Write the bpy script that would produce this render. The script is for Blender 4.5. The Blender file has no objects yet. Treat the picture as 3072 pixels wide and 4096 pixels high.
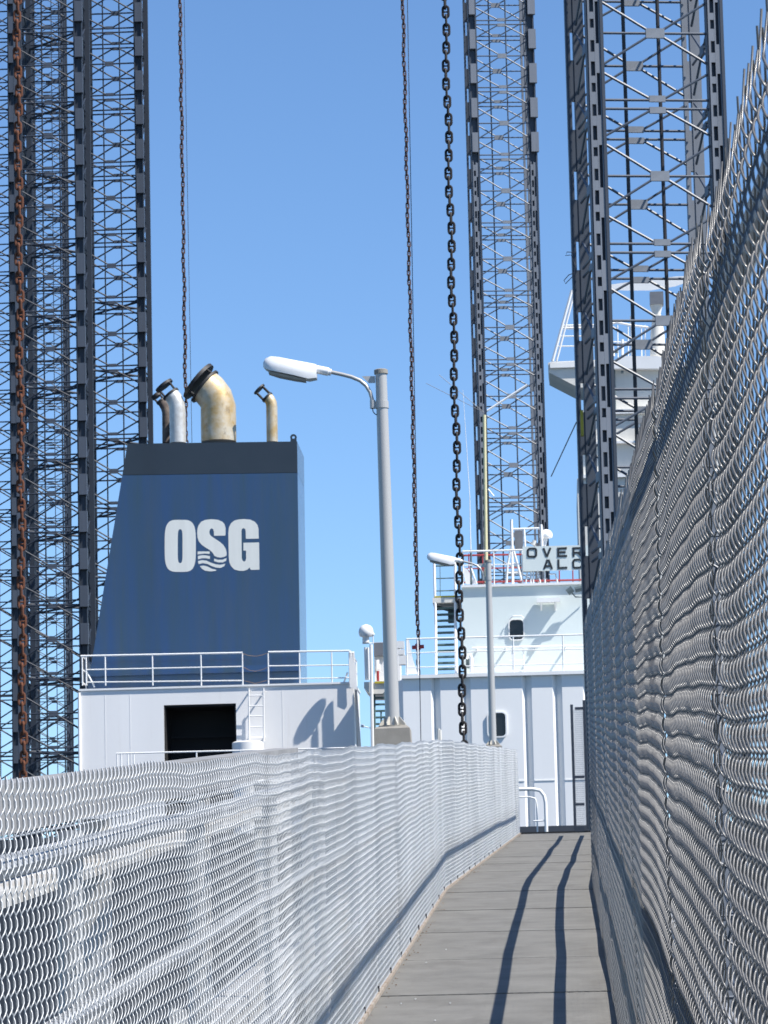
import bpy, math, random
import numpy as np
from mathutils import Vector, Matrix
random.seed(7); rng = np.random.default_rng(7)
S = bpy.context.scene
C = S.collection
# ------------------------------------------------------------------ camera
FPX, IW, IH = 14500.0, 3072, 4096
CZ = 6.0                                   # eye above the water
PITCH, ROLL, YAW = math.radians(8.5), math.radians(-1.29), math.radians(2.67424531)
RM = Matrix.Rotation(YAW, 3, 'Z') @ Matrix.Rotation(math.pi/2+PITCH, 3, 'X') @ Matrix.Rotation(ROLL, 3, 'Z')
cam = bpy.data.cameras.new('camera'); co = bpy.data.objects.new('camera', cam); C.objects.link(co)
co.location = (0, 0, CZ); co.rotation_euler = RM.to_euler()
cam.sensor_fit = 'VERTICAL'; cam.sensor_height = 36.0; cam.sensor_width = 27.0
cam.lens = FPX/IH*36.0; cam.clip_start = 0.1; cam.clip_end = 12000
cam.dof.use_dof = True; cam.dof.focus_distance = 9.0; cam.dof.aperture_fstop = 52.0
S.camera = co
# ------------------------------------------------------------------ light
SUN_TO = Vector((0.70, -0.33, 1.0)).normalized()
w = bpy.data.worlds.new('World'); S.world = w; w.use_nodes = True
nt = w.node_tree; bg = nt.nodes['Background']
sky = nt.nodes.new('ShaderNodeTexSky'); sky.sky_type = 'NISHITA'; sky.sun_disc = False
sky.sun_elevation = math.asin(SUN_TO.z); sky.sun_rotation = math.atan2(SUN_TO.x, SUN_TO.y)
sky.altitude = 1500; sky.air_density = 1.0; sky.dust_density = 0.0; sky.ozone_density = 6.0
hs = nt.nodes.new('ShaderNodeHueSaturation'); hs.inputs['Saturation'].default_value = 1.05
nt.links.new(sky.outputs[0], hs.inputs['Color']); nt.links.new(hs.outputs[0], bg.inputs['Color'])
bg.inputs['Strength'].default_value = 0.110
sun = bpy.data.lights.new('sun', 'SUN'); so = bpy.data.objects.new('sun', sun); C.objects.link(so)
sun.energy = 5.0; sun.angle = math.radians(0.53); sun.color = (1.0, 0.955, 0.89)
so.rotation_euler = (-SUN_TO).to_track_quat('-Z', 'Y').to_euler(); so.location = (30, -20, 60)
S.view_settings.view_transform = 'Standard'; S.view_settings.look = 'None'
S.view_settings.exposure = 0.66; S.view_settings.gamma = 1.0; S.view_settings.use_curve_mapping = False

# ------------------------------------------------------------------ helpers
def P(px, py, Y):
    d = RM @ Vector(((px-IW/2)/FPX, -(py-IH/2)/FPX, -1.0))
    return Vector((d.x*Y/d.y, Y, CZ + d.z*Y/d.y))
def mpp(Y): return Y/FPX

MATS = {}
def mat(name, col, rough=0.55, metal=0.0, var=0.12, scale=3.0, col2=None, streak=False, bump=0.0, bscale=60.0, coat=0.0, thr=None, spec=0.5, stain=None):
    m = bpy.data.materials.new(name); m.use_nodes = True; n = m.node_tree; b = n.nodes['Principled BSDF']
    b.inputs['Roughness'].default_value = rough; b.inputs['Metallic'].default_value = metal
    b.inputs['Coat Weight'].default_value = coat; b.inputs['Coat Roughness'].default_value = 0.12; b.inputs['Specular IOR Level'].default_value = spec
    tc = n.nodes.new('ShaderNodeTexCoord'); mp = n.nodes.new('ShaderNodeMapping')
    n.links.new(tc.outputs['Object'], mp.inputs[0])
    if streak: mp.inputs['Scale'].default_value = (1, 1, 0.07)
    nz = n.nodes.new('ShaderNodeTexNoise'); nz.inputs['Scale'].default_value = scale; nz.inputs['Detail'].default_value = 6; nz.inputs['Roughness'].default_value = 0.62
    n.links.new(mp.outputs[0], nz.inputs['Vector'])
    cr = n.nodes.new('ShaderNodeValToRGB')
    if col2 is None: col2 = tuple(c*(1-2.2*var) for c in col)
    lo, hi = thr if thr else (0.30, 0.70)
    cr.color_ramp.elements[0].position = lo; cr.color_ramp.elements[1].position = hi
    cr.color_ramp.elements[0].color = (*col2, 1); cr.color_ramp.elements[1].color = (*col, 1)
    n.links.new(nz.outputs[0], cr.inputs[0]); last = cr.outputs[0]
    if stain:                                     # (colour, scale, stretch, lo, hi, amount)
        sc_, ss_, st_, lo_, hi_, am_ = stain
        m2 = n.nodes.new('ShaderNodeMapping'); m2.inputs['Scale'].default_value = st_; n.links.new(tc.outputs['Object'], m2.inputs[0])
        n3 = n.nodes.new('ShaderNodeTexNoise'); n3.inputs['Scale'].default_value = ss_; n3.inputs['Detail'].default_value = 8; n3.inputs['Roughness'].default_value = 0.7; n.links.new(m2.outputs[0], n3.inputs['Vector'])
        mr = n.nodes.new('ShaderNodeMapRange'); mr.inputs['From Min'].default_value = lo_; mr.inputs['From Max'].default_value = hi_; mr.inputs['To Max'].default_value = am_; n.links.new(n3.outputs[0], mr.inputs['Value'])
        mx = n.nodes.new('ShaderNodeMix'); mx.data_type = 'RGBA'; n.links.new(mr.outputs[0], mx.inputs['Factor']); n.links.new(last, mx.inputs['A']); mx.inputs['B'].default_value = (*sc_, 1); last = mx.outputs['Result']
    n.links.new(last, b.inputs['Base Color'])
    if bump > 0:
        n2 = n.nodes.new('ShaderNodeTexNoise'); n2.inputs['Scale'].default_value = bscale; n2.inputs['Detail'].default_value = 4
        n.links.new(tc.outputs['Object'], n2.inputs['Vector'])
        bp = n.nodes.new('ShaderNodeBump'); bp.inputs['Strength'].default_value = bump; bp.inputs['Distance'].default_value = 0.01
        n.links.new(n2.outputs[0], bp.inputs['Height']); n.links.new(bp.outputs[0], b.inputs['Normal'])
    MATS[name] = m; return m
mat('deck', (0.205, 0.199, 0.182), 0.9, var=0.13, scale=2.5, bump=0.5, bscale=220, stain=((0.09,0.082,0.072), 3.5, (1,0.35,1), 0.50, 0.75, 0.5))
mat('kick', (0.42, 0.38, 0.33), 0.9, var=0.2, scale=9, col2=(0.20, 0.14, 0.09))
mat('galv', (0.49, 0.51, 0.525), 0.42, 0.30, var=0.08, scale=1.2)  # left fence wire: same zinc as the right, sunlit brightness put into the colour
mat('galv_dull', (0.135, 0.133, 0.130), 0.38, 0.12, var=0.14, scale=1.5, coat=0.10)  # right fence wire: backlit darkness put into the same zinc's colour
mat('galv_pipe', (0.42, 0.43, 0.44), 0.5, 0.2, var=0.12, scale=6)
mat('white', (0.81, 0.81, 0.80), 0.45, var=0.04, scale=0.8)
mat('white_wall', (0.80, 0.795, 0.785), 0.5, var=0.035, scale=0.5, streak=True, stain=((0.50,0.44,0.36), 2.2, (1,1,0.06), 0.58, 0.80, 0.45))
mat('white_lav', (0.81, 0.81, 0.80), 0.5, var=0.03, scale=0.5, streak=True, stain=((0.52,0.46,0.40), 2.0, (1,1,0.06), 0.60, 0.82, 0.35))
mat('white_mint', (0.655, 0.72, 0.705), 0.5, var=0.03, scale=0.5, streak=True, stain=((0.52,0.48,0.40), 2.0, (1,1,0.06), 0.60, 0.82, 0.35))
mat('cream', (0.74, 0.72, 0.66), 0.55, var=0.08, scale=0.6, streak=True)
mat('truss_white', (0.52, 0.535, 0.55), 0.55, var=0.15, scale=4, col2=(0.38, 0.35, 0.31))
mat('girder_taupe', (0.27, 0.27, 0.27), 0.8, var=0.15, scale=3)
mat('funnel_blue', (0.009, 0.044, 0.148), 0.36, var=0.16, scale=2.2, col2=(0.018, 0.046, 0.082), streak=True, coat=1.0, stain=((0.042,0.060,0.082), 1.3, (1,1,0.10), 0.50, 0.78, 0.65))
mat('funnel_black', (0.011, 0.0115, 0.013), 0.4, var=0.2, scale=1.2, coat=1.0)
mat('letter_cream', (0.72, 0.73, 0.69), 0.5, var=0.05, scale=3, streak=True)
mat('letter_black', (0.02, 0.025, 0.03), 0.5, var=0.1)
mat('pipe_silver', (0.62, 0.63, 0.62), 0.45, 0.35, var=0.2, scale=4, col2=(0.42, 0.41, 0.38))
mat('pipe_rusty', (0.52, 0.49, 0.41), 0.5, 0.3, scale=1.8, stain=((0.07,0.05,0.04), 4.0, (1,1,0.7), 0.56, 0.78, 0.8), col2=(0.40, 0.27, 0.10), thr=(0.34, 0.66), bump=0.4, bscale=12)
mat('pipe_sooty', (0.16, 0.13, 0.11), 0.8, var=0.2, scale=4, col2=(0.04, 0.03, 0.03), bump=0.4, bscale=12)
mat('soot_black', (0.018, 0.018, 0.02), 0.6, var=0.2, scale=5)
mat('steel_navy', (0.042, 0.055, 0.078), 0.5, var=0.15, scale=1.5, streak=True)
mat('steel_navy_dark', (0.026, 0.036, 0.054), 0.55, var=0.15, scale=1.5, streak=True)  # left legs' shade put into a darker copy of the navy steel
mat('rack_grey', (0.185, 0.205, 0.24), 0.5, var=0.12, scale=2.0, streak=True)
mat('rack_grey_dark', (0.075, 0.09, 0.118), 0.5, var=0.15, scale=2.0, streak=True)  # plates of the left legs, their shade painted as a darker grey
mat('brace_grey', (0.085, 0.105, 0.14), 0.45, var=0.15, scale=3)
mat('brace_dark', (0.022, 0.032, 0.052), 0.5, var=0.15, scale=3)  # braces of the left legs, shade put into the colour
mat('gusset_grey', (0.23, 0.25, 0.28), 0.5, var=0.12, scale=4)
mat('pipe_brown', (0.022, 0.020, 0.024), 0.5, var=0.2, scale=4)
mat('chain_rust', (0.16, 0.055, 0.023), 0.9, var=0.2, scale=9, col2=(0.06, 0.022, 0.014), bump=0.5, bscale=40)
mat('chain_black', (0.012, 0.009, 0.010), 0.7, var=0.25, scale=9)
mat('chain_brown', (0.14, 0.065, 0.04), 0.85, scale=1.2, col2=(0.025, 0.025, 0.032), thr=(0.42, 0.62))
mat('cable', (0.03, 0.04, 0.06), 0.5, var=0.1)
mat('lamp_alu', (0.46, 0.45, 0.43), 0.38, 0.2, var=0.06, scale=2, streak=True)
mat('lamp_head', (0.80, 0.80, 0.80), 0.4, var=0.04, scale=5)
mat('lamp_lens', (0.40, 0.37, 0.33), 0.25, var=0.1, scale=8)
mat('concrete', (0.30, 0.28, 0.245), 0.9, var=0.10, scale=6, bump=0.3, bscale=90)
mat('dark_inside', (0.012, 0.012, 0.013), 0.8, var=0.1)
mat('glass_dark', (0.012, 0.014, 0.017), 0.12, var=0.1)
mat('hull', (0.055, 0.062, 0.078), 0.5, var=0.15, scale=0.4, streak=True)
mat('red', (0.32, 0.03, 0.03), 0.5, var=0.1)
mat('yellow', (0.55, 0.45, 0.04), 0.5, var=0.15)
mat('mast_cream', (0.62, 0.58, 0.36), 0.5, var=0.05)
mat('grey_box', (0.17, 0.18, 0.20), 0.5, var=0.1)
mat('tread_green', (0.09, 0.16, 0.16), 0.6, var=0.1)
mat('teal_dark', (0.10, 0.14, 0.15), 0.6, var=0.1)
mat('rope', (0.35, 0.22, 0.13), 0.9, var=0.2)
mat('beige', (0.55, 0.52, 0.45), 0.8, var=0.12, scale=3)
mw = mat('water', (0.02, 0.045, 0.06), 0.12, var=0.1, scale=0.05, bump=0.6, bscale=0.8)

class MB:
    def __init__(s): s.v = []; s.f = []
    def add(s, vs, fs):
        o = len(s.v); s.v += [Vector(v) for v in vs]; s.f += [tuple(i+o for i in f) for f in fs]; return s
    def box(s, x0, x1, y0, y1, z0, z1):
        if x0 > x1: x0, x1 = x1, x0
        if y0 > y1: y0, y1 = y1, y0
        if z0 > z1: z0, z1 = z1, z0
        return s.add([(x0,y0,z0),(x1,y0,z0),(x1,y1,z0),(x0,y1,z0),(x0,y0,z1),(x1,y0,z1),(x1,y1,z1),(x0,y1,z1)],
                     [(0,3,2,1),(4,5,6,7),(0,1,5,4),(1,2,6,5),(2,3,7,6),(3,0,4,7)])
    def rb(s, x0, y0, x1, y1, Y0, Y1):        # a rectangle seen at depth Y0, extruded back to Y1
        xm, ym = (x0+x1)/2, (y0+y1)/2
        return s.box(P(x0,ym,Y0).x, P(x1,ym,Y0).x, Y0, Y1, P(xm,y1,Y0).z, P(xm,y0,Y0).z)
    def tube(s, pts, r, n=8, caps=True):
        pts = [Vector(p) for p in pts]; rs = r if isinstance(r, (list, tuple)) else [r]*len(pts)
        o = len(s.v); N = len(pts); ref = None
        for i, p in enumerate(pts):
            t = (pts[min(i+1,N-1)] - pts[max(i-1,0)]).normalized()
            if ref is None: ref = Vector((0,0,1)) if abs(t.z) < 0.9 else Vector((1,0,0))
            a = (ref - t*ref.dot(t)).normalized(); b = t.cross(a); ref = a
            for k in range(n):
                q = 2*math.pi*(k+0.5)/n
                s.v.append(p + (a*math.cos(q)+b*math.sin(q))*rs[i])
        for i in range(N-1):
            for k in range(n):
                k2 = (k+1) % n
                s.f.append((o+i*n+k, o+i*n+k2, o+(i+1)*n+k2, o+(i+1)*n+k))
        if caps:
            s.f.append(tuple(o+k for k in range(n))[::-1]); s.f.append(tuple(o+(N-1)*n+k for k in range(n)))
        return s
    def pt(s, pxs, rpx, n=6):                # a tube through (px, py, Y) points, radius in metres
        return s.tube([P(*q) for q in pxs], rpx, n)
    def poly(s, pts2, Y0, th):               # polygon of (px, py) on the plane Y0, thickness th towards the back
        N = len(pts2); o = len(s.v)
        fr = [P(x, y, Y0) for x, y in pts2]; a = 0
        for i in range(N): a += fr[i].x*fr[(i+1)%N].z - fr[(i+1)%N].x*fr[i].z
        if a < 0: fr = fr[::-1]
        s.v += fr + [p+Vector((0,th,0)) for p in fr]
        s.f.append(tuple(range(o, o+N))); s.f.append(tuple(range(o+N, o+2*N))[::-1])
        for i in range(N): j = (i+1) % N; s.f.append((o+j, o+i, o+N+i, o+N+j))
        return s
    def loft(s, rings, caps=True):
        o = len(s.v); n = len(rings[0])
        for r in rings: s.v += [Vector(p) for p in r]
        for i in range(len(rings)-1):
            for k in range(n):
                k2 = (k+1) % n; s.f.append((o+i*n+k, o+i*n+k2, o+(i+1)*n+k2, o+(i+1)*n+k))
        if caps: s.f.append(tuple(range(o,o+n))[::-1]); s.f.append(tuple(range(o+(len(rings)-1)*n, o+len(rings)*n)))
        return s
    def dome(s, c, r, n=14, m=10, sz=1.0, zmin=-1.0):
        c = Vector(c); rings = []
        for i in range(m+1):
            t = zmin + (1-zmin)*i/m; t = max(-0.999, min(0.999, t)); q = math.sqrt(1-t*t)
            rings.append([c+Vector((r*q*math.cos(2*math.pi*k/n), r*q*math.sin(2*math.pi*k/n), r*t*sz)) for k in range(n)])
        return s.loft(rings)
    def mesh(s, name, m, off=Vector((0,0,0)), smooth=False):
        me = bpy.data.meshes.new(name); me.from_pydata([v-off for v in s.v], [], s.f)
        me.materials.append(MATS[m]); me.validate(); me.update()
        if smooth: me.shade_smooth(); me.set_sharp_from_angle(angle=math.radians(40))
        return me
    def build(s, name, m, parent=None, smooth=False, root=None):
        r = root if root is not None else parent
        off = Vector((0,0,0))
        q = parent
        while q is not None: off = off + Vector(q.location); q = q.parent
        o = bpy.data.objects.new(name, s.mesh(name, m, off, smooth)); C.objects.link(o); o.parent = parent
        return o
def tag(o, label=None, cat=None, group=None, kind=None):
    if label: o['label'] = label
    if cat: o['category'] = cat
    if group: o['group'] = group
    if kind: o['kind'] = kind
    return o
def empty(name, loc, label=None, cat=None, group=None, rz=0):
    e = bpy.data.objects.new(name, None); C.objects.link(e); e.location = loc; e.rotation_euler = (0,0,rz); e.empty_display_size = 0.3
    return tag(e, label, cat, group)
def inst(name, me, parent, M):
    o = bpy.data.objects.new(name, me); C.objects.link(o); o.parent = parent; o.matrix_local = M; return o
def copy_tree(o, parent=None):
    c = o.copy(); C.objects.link(c); c.parent = parent
    for ch in o.children: copy_tree(ch, c)
    return c

# ------------------------------------------------------------------ water
wa = MB().add([(-6000,-3000,0),(6000,-3000,0),(6000,9000,0),(-6000,9000,0)], [(0,1,2,3)]).build('water', 'water'); tag(wa, kind='structure')

# ------------------------------------------------------------------ walkway
EYE, KY, S1, S2, BX, YEND = 1.53, 32.3, 0.0915067, 0.0778372, 0.015086, 57.8
XL, XR = -1.04, 0.24
def offx(y): return 0.0 if y < KY else BX*(y-KY)
def dz(y): return CZ-EYE + (S1*y if y < KY else S1*KY + S2*(y-KY))
walk = empty('walkway', (0, 0, dz(0))); tag(walk, kind='structure')
joints = [20.18 + 2.9*k for k in range(-8, 13)] + [YEND]
ys = [-6.0] + [j for j in joints if -6 < j <= YEND]
for i in range(len(ys)-1):
    y0, y1 = ys[i]+0.028, ys[i+1]-0.028
    cut = [y0] + ([KY] if y0 < KY < y1 else []) + [y1]
    mb = MB(); jit = random.uniform(-0.003, 0.003)
    for a, b in zip(cut[:-1], cut[1:]):
        vs = []
        for y in (a, b):
            for x in (XL-0.03, XR+0.09):
                for z in (-0.06, 0): vs.append((x+offx(y), y, dz(y)+z+jit))
        mb.add(vs, [(1,3,7,5),(0,4,6,2),(0,2,3,1),(4,5,7,6),(0,1,5,4),(2,6,7,3)])
    mb.build('deck_panel', 'deck', walk)
def strip(xa, xb, za, zb, y0, y1, step=2.9):
    mb = MB(); yy = [y0]
    while yy[-1] < y1: 
        nx = min(yy[-1]+step, y1)
        if yy[-1] < KY < nx: yy.append(KY)
        yy.append(nx)
    rings = [[(xa+offx(y), y, dz(y)+za), (xb+offx(y), y, dz(y)+za), (xb+offx(y), y, dz(y)+zb), (xa+offx(y), y, dz(y)+zb)] for y in yy]
    return mb.loft(rings)
strip(XL-0.02, XR+0.04, -0.22, -0.075, -6, YEND).build('deck_support', 'soot_black', walk)
strip(XL-0.028, XL+0.022, 0.002, 0.022, -6, YEND).build('kick_strip', 'kick', walk)
mb = MB()
for i in range(220):
    y = random.uniform(15, YEND); x = XL + 0.03 + min(abs(random.gauss(0, 0.03)), 0.2) + offx(y); q = random.uniform(0.003, 0.009)
    mb.box(x, x+q, y, y+q*random.uniform(1, 4), dz(y)+0.001, dz(y)+0.001+q*0.5)
tag(mb.build('dirt', 'rope', walk), kind='stuff')
# small light specks of litter on the boards
for i in range(7):
    y = random.uniform(17, 24); x = XL + 0.04 + abs(random.gauss(0, 0.22))
    MB().box(x, x+0.007, y, y+0.018, dz(y)+0.004, dz(y)+0.009).build('litter_speck', 'white', walk)

# ------------------------------------------------------------------ chain link
def wob(y, seed, amp, per):
    return amp*(np.sin(y*2*math.pi/per+seed)+0.45*np.sin(y*2*math.pi/(per*0.47)+seed*2.3)+0.2*np.sin(y*2*math.pi/(per*0.21)+seed*0.7))
def kinks(y, ks):                              # slack folds in the fabric: short steps at given places
    out = np.zeros_like(y)
    for yk, amp, wd in ks: out = out + amp*np.tanh((y-yk)/wd) - amp*np.clip((y-yk)/1.2, -1, 1)
    return out
def offx_np(y): return np.where(y < KY, 0.0, BX*(y-KY))
def dz_np(y): return CZ-EYE + np.where(y < KY, S1*y, S1*KY+S2*(y-KY))
def chain_link(x0, zbot, nrows, w, h, y0, y1, nrm, amp, vamp, r, seed, bulge, zones, top_spike=0.0, lean=0.0, ks=(), drift=0.0, hy=(1.0, 0.0)):
    V = []; F = []; base = 0
    for (ya, yb, seg, sides) in zones:
        ya = max(ya, y0); yb = min(yb, y1)
        if yb <= ya: continue
        i0 = int(math.ceil(ya/(w/2))); i1 = int(math.ceil(yb/(w/2)))
        idx = np.arange(i0, i1); n = len(idx)
        K = nrows*seg+1
        kk = np.arange(K); row = kk//seg; fr = (kk % seg)/seg
        par = (row[None,:]+idx[:,None]) % 2            # 0: front leg, going up goes away
        s = np.where(par == 0, fr[None,:], 1-fr[None,:])*(w/2)
        ss = idx[:,None]*(w/2) + s
        # overlap at bends
        sg = np.where(par == 0, 1.0, -1.0)
        side = np.sin(math.pi*fr)[None,:]*np.where(par == 0, 1.0, -0.35)*bulge
        jit = rng.normal(0, 0.0016, n)[:,None]
        Y = ss + jit
        hh = (row+fr)[None,:]*h + np.zeros_like(Y)
        hh = hh*(hy[0]+hy[1]*np.clip(Y, 0, 32))
        if top_spike > 0:
            hh[:,-1] += top_spike*(0.5+rng.random(n))
        zz = dz_np(Y) + zbot + hh + (wob(Y, seed*1.7, vamp, 3.1))*(hh/(nrows*h))
        loc = wob(Y, seed, amp, 5.8)*np.sin(np.clip(hh/(nrows*h), 0, 1)*math.pi*0.85+0.25)
        loc = loc + kinks(Y+0.03*np.sin(hh*3+seed), ks) + lean*(hh/(nrows*h))
        X = x0 + offx_np(Y) + nrm*(loc + side) + drift*np.clip(Y-6, 0, 30)
        pts = np.stack([X, Y, zz], -1)                  # n,K,3
        t = np.empty_like(pts); t[:,1:-1] = pts[:,2:]-pts[:,:-2]; t[:,0] = pts[:,1]-pts[:,0]; t[:,-1] = pts[:,-1]-pts[:,-2]
        t /= np.linalg.norm(t, axis=-1, keepdims=True)
        a = np.cross(t, np.array([1.0,0,0])); a /= np.linalg.norm(a, axis=-1, keepdims=True); b = np.cross(t, a)
        ring = []
        for k in range(sides):
            q = 2*math.pi*(k+0.5)/sides; ring.append(pts + r*(a*math.cos(q)+b*math.sin(q)))
        ring = np.stack(ring, 2)                        # n,K,sides,3
        V.append(ring.reshape(-1,3))
        ids = (np.arange(n*K*sides).reshape(n,K,sides))+base
        q0 = ids[:,:-1,:]; q1 = ids[:,1:,:]
        f = np.stack([q0, np.roll(q0,-1,2), np.roll(q1,-1,2), q1], -1).reshape(-1,4)
        F.append(f); base += n*K*sides
    V = np.concatenate(V); F = np.concatenate(F)
    me = bpy.data.meshes.new('chain_link_mesh')
    me.vertices.add(len(V)); me.vertices.foreach_set('co', V.astype(np.float32).ravel())
    me.loops.add(F.size); me.loops.foreach_set('vertex_index', F.astype(np.int32).ravel())
    me.polygons.add(len(F)); me.polygons.foreach_set('loop_start', np.arange(0, F.size, 4, dtype=np.int32))
    me.polygons.foreach_set('use_smooth', np.ones(len(F), dtype=bool))
    me.update(calc_edges=True); me.validate()
    return me
def path_tube(x, z, r, y0, y1, seed=0, ax=0.0, az=0.0, per=5.8, step=0.7, n=6, drift=0.0, zg=0.0):
    pts = []; y = y0; rr = random.Random(seed*13.7)
    while y < y1+1e-6:
        ex, ez = rr.uniform(-1,1)*ax*1.9, rr.uniform(-1,1)*az*1.9
        for q in (y-0.12, y+0.12): pts.append((x+offx(q)+ex+drift*min(max(q-6,0),30), q, dz(q)+z*(1+zg*min(max(q,0),32))+ez))
        y += 2.9
    return MB().tube(pts, r, n)
# left fence, low
LH = 1.402
lf = empty('chain_link_fence', (XL, 0, dz(0)), 'low sunlit galvanised chain link fence along the left edge of the walkway', 'fence', 'walkway fences')
me = chain_link(XL, 0.015, 38, 0.072, LH/38, 3.0, YEND, 1, 0.0045, 0.006, 0.00175, 1.3, 0.0066,
                [(0,14,4,4),(14,28,3,3),(28,60,2,3)], ks=[(2.6+1.45*k+0.3*math.sin(k*2.7), 0.0022*math.sin(k*1.9+0.5), 0.10) for k in range(40)], hy=(1.455/1.402, -0.0041/1.402))
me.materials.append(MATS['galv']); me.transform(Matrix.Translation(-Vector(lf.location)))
o = bpy.data.objects.new('chain_link_mesh', me); C.objects.link(o); o.parent = lf; o['kind'] = 'stuff'
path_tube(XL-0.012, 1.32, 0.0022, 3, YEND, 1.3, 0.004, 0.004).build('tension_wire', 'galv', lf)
for zz, rr in ((1.28, 0.026), (0.90, 0.021), (0.46, 0.021)):
    path_tube(XL-0.062, zz-0.02, rr, 1, YEND, 2.0+zz, 0.003, 0.006).build('rail', 'galv_pipe', lf, True)
y = 2.6
while y < YEND:
    MB().tube([(XL-0.10+offx(y), y, dz(y)-0.2), (XL-0.10+offx(y), y, dz(y)+1.29)], 0.030, 10).build('post', 'galv_pipe', lf, True)
    y += 2.9
for k in range(22):
    y = 17.3 + 1.45*k
    if y > YEND: break
    MB().box(XL+offx(y)+0.002, XL+offx(y)+0.012, y, y+0.012, dz(y)+0.02, dz(y)+0.055).build('tie_clip', 'soot_black', lf)
# right fence, tall
RH = 2.205
rf = empty('chain_link_fence', (XR, 0, dz(0)), 'tall shaded chain link fence with spiky top rising along the right edge of the walkway', 'fence', 'walkway fences')
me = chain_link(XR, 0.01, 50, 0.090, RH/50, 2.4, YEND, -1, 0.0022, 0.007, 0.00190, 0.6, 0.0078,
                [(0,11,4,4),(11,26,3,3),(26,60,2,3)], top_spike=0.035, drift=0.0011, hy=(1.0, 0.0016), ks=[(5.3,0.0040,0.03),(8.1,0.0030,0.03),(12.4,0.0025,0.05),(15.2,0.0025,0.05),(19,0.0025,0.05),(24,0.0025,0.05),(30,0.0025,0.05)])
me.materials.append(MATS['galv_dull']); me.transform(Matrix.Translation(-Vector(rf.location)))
o = bpy.data.objects.new('chain_link_mesh', me); C.objects.link(o); o.parent = rf; o['kind'] = 'stuff'
for zz, rr in ((2.165, 0.022), (0.96, 0.030), (0.49, 0.030), (0.06, 0.030)):
    path_tube(XR+0.044, zz, rr, 0, YEND, 1.0+zz, 0.006, 0.007, 5.3, drift=0.0011, zg=0.0016 if zz > 2 else 0.0).build('rail', 'galv_pipe', rf, True)
strip(XR+0.078, XR+0.088, 0.003, 0.13, 0, YEND).build('kick_plate', 'galv_pipe', rf)
for y in (1.6, YEND-0.1):
    MB().tube([(XR+0.14+offx(y), y, dz(y)-0.2), (XR+0.14+offx(y), y, dz(y)+2.3)], 0.034, 10).build('post', 'galv_pipe', rf, True)

# ------------------------------------------------------------------ truss of the gangway outside the left fence
tr = empty('gangway_truss', (XL-0.3, 0, dz(0)-0.3), 'white painted steel truss girder of the gangway seen behind the left fence', 'truss')
strip(XL-0.34, XL-0.22, 1.29, 1.405, 0, 17.5).build('top_chord', 'girder_taupe', tr)
strip(XL-0.32, XL-0.24, 1.12, 1.16, 0, YEND).build('upper_chord', 'truss_white', tr)
strip(XL-0.34, XL-0.20, 0.34, 0.46, 0, YEND).build('middle_chord', 'truss_white', tr)
strip(XL-0.36, XL-0.18, -0.60, -0.40, 0, YEND).build('bottom_chord', 'truss_white', tr)
yy = 1.5; k = 0
while yy < YEND-3:
    for (ya, yb, za, zb) in ((yy, yy+1.45, -0.42, 0.36), (yy+1.45, yy+2.9, 0.36, -0.42)):
        a = Vector((XL-0.27+offx(ya), ya, dz(ya)+za)); b = Vector((XL-0.27+offx(yb), yb, dz(yb)+zb))
        MB().tube([a, b], 0.045, 8).build('diagonal', 'truss_white', tr, True)
    y = yy; MB().box(XL-0.31+offx(y), XL-0.23+offx(y), y-0.02, y+0.02, dz(y)-0.6, dz(y)+1.27).build('upright', 'truss_white', tr)
    y = yy+1.45; x = XL-0.205+offx(y)
    MB().box(x, x+0.014, y-0.22, y+0.22, dz(y)+0.18, dz(y)+0.62).build('gusset_plate', 'truss_white', tr) if k % 2 else None
    yy += 2.9; k += 1

# ------------------------------------------------------------------ gate at the walkway's far end
GY = 57.2
g = empty('walkway_gate', P(2330, 3325, GY), 'open dark framed mesh gate at the far end of the walkway', 'gate')
for x0, x1, y0, y1 in ((2288,2299,2818,3318),(2338,2349,2800,3318)): MB().rb(x0,y0,x1,y1,GY,GY+0.05).build('upright', 'cable', g)
for y0, y1 in ((2828,2838),(3102,3112),(3212,3222),(3304,3326)): MB().rb(2299.3,y0,2337.7,y1,GY+0.003,GY+0.047).build('cross_bar', 'cable', g)
mb = MB()
for k in range(11):
    x = 2301+k*3.6; mb.rb(x-0.5, 2838, x+0.5, 3304, GY+0.02, GY+0.024)
for k in range(58):
    yk = 2842+k*8; mb.rb(2299.5, yk-0.5, 2337.5, yk+0.5, GY+0.026, GY+0.03)
tag(mb.build('wire_mesh', 'galv_pipe', g), kind='stuff')

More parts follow.
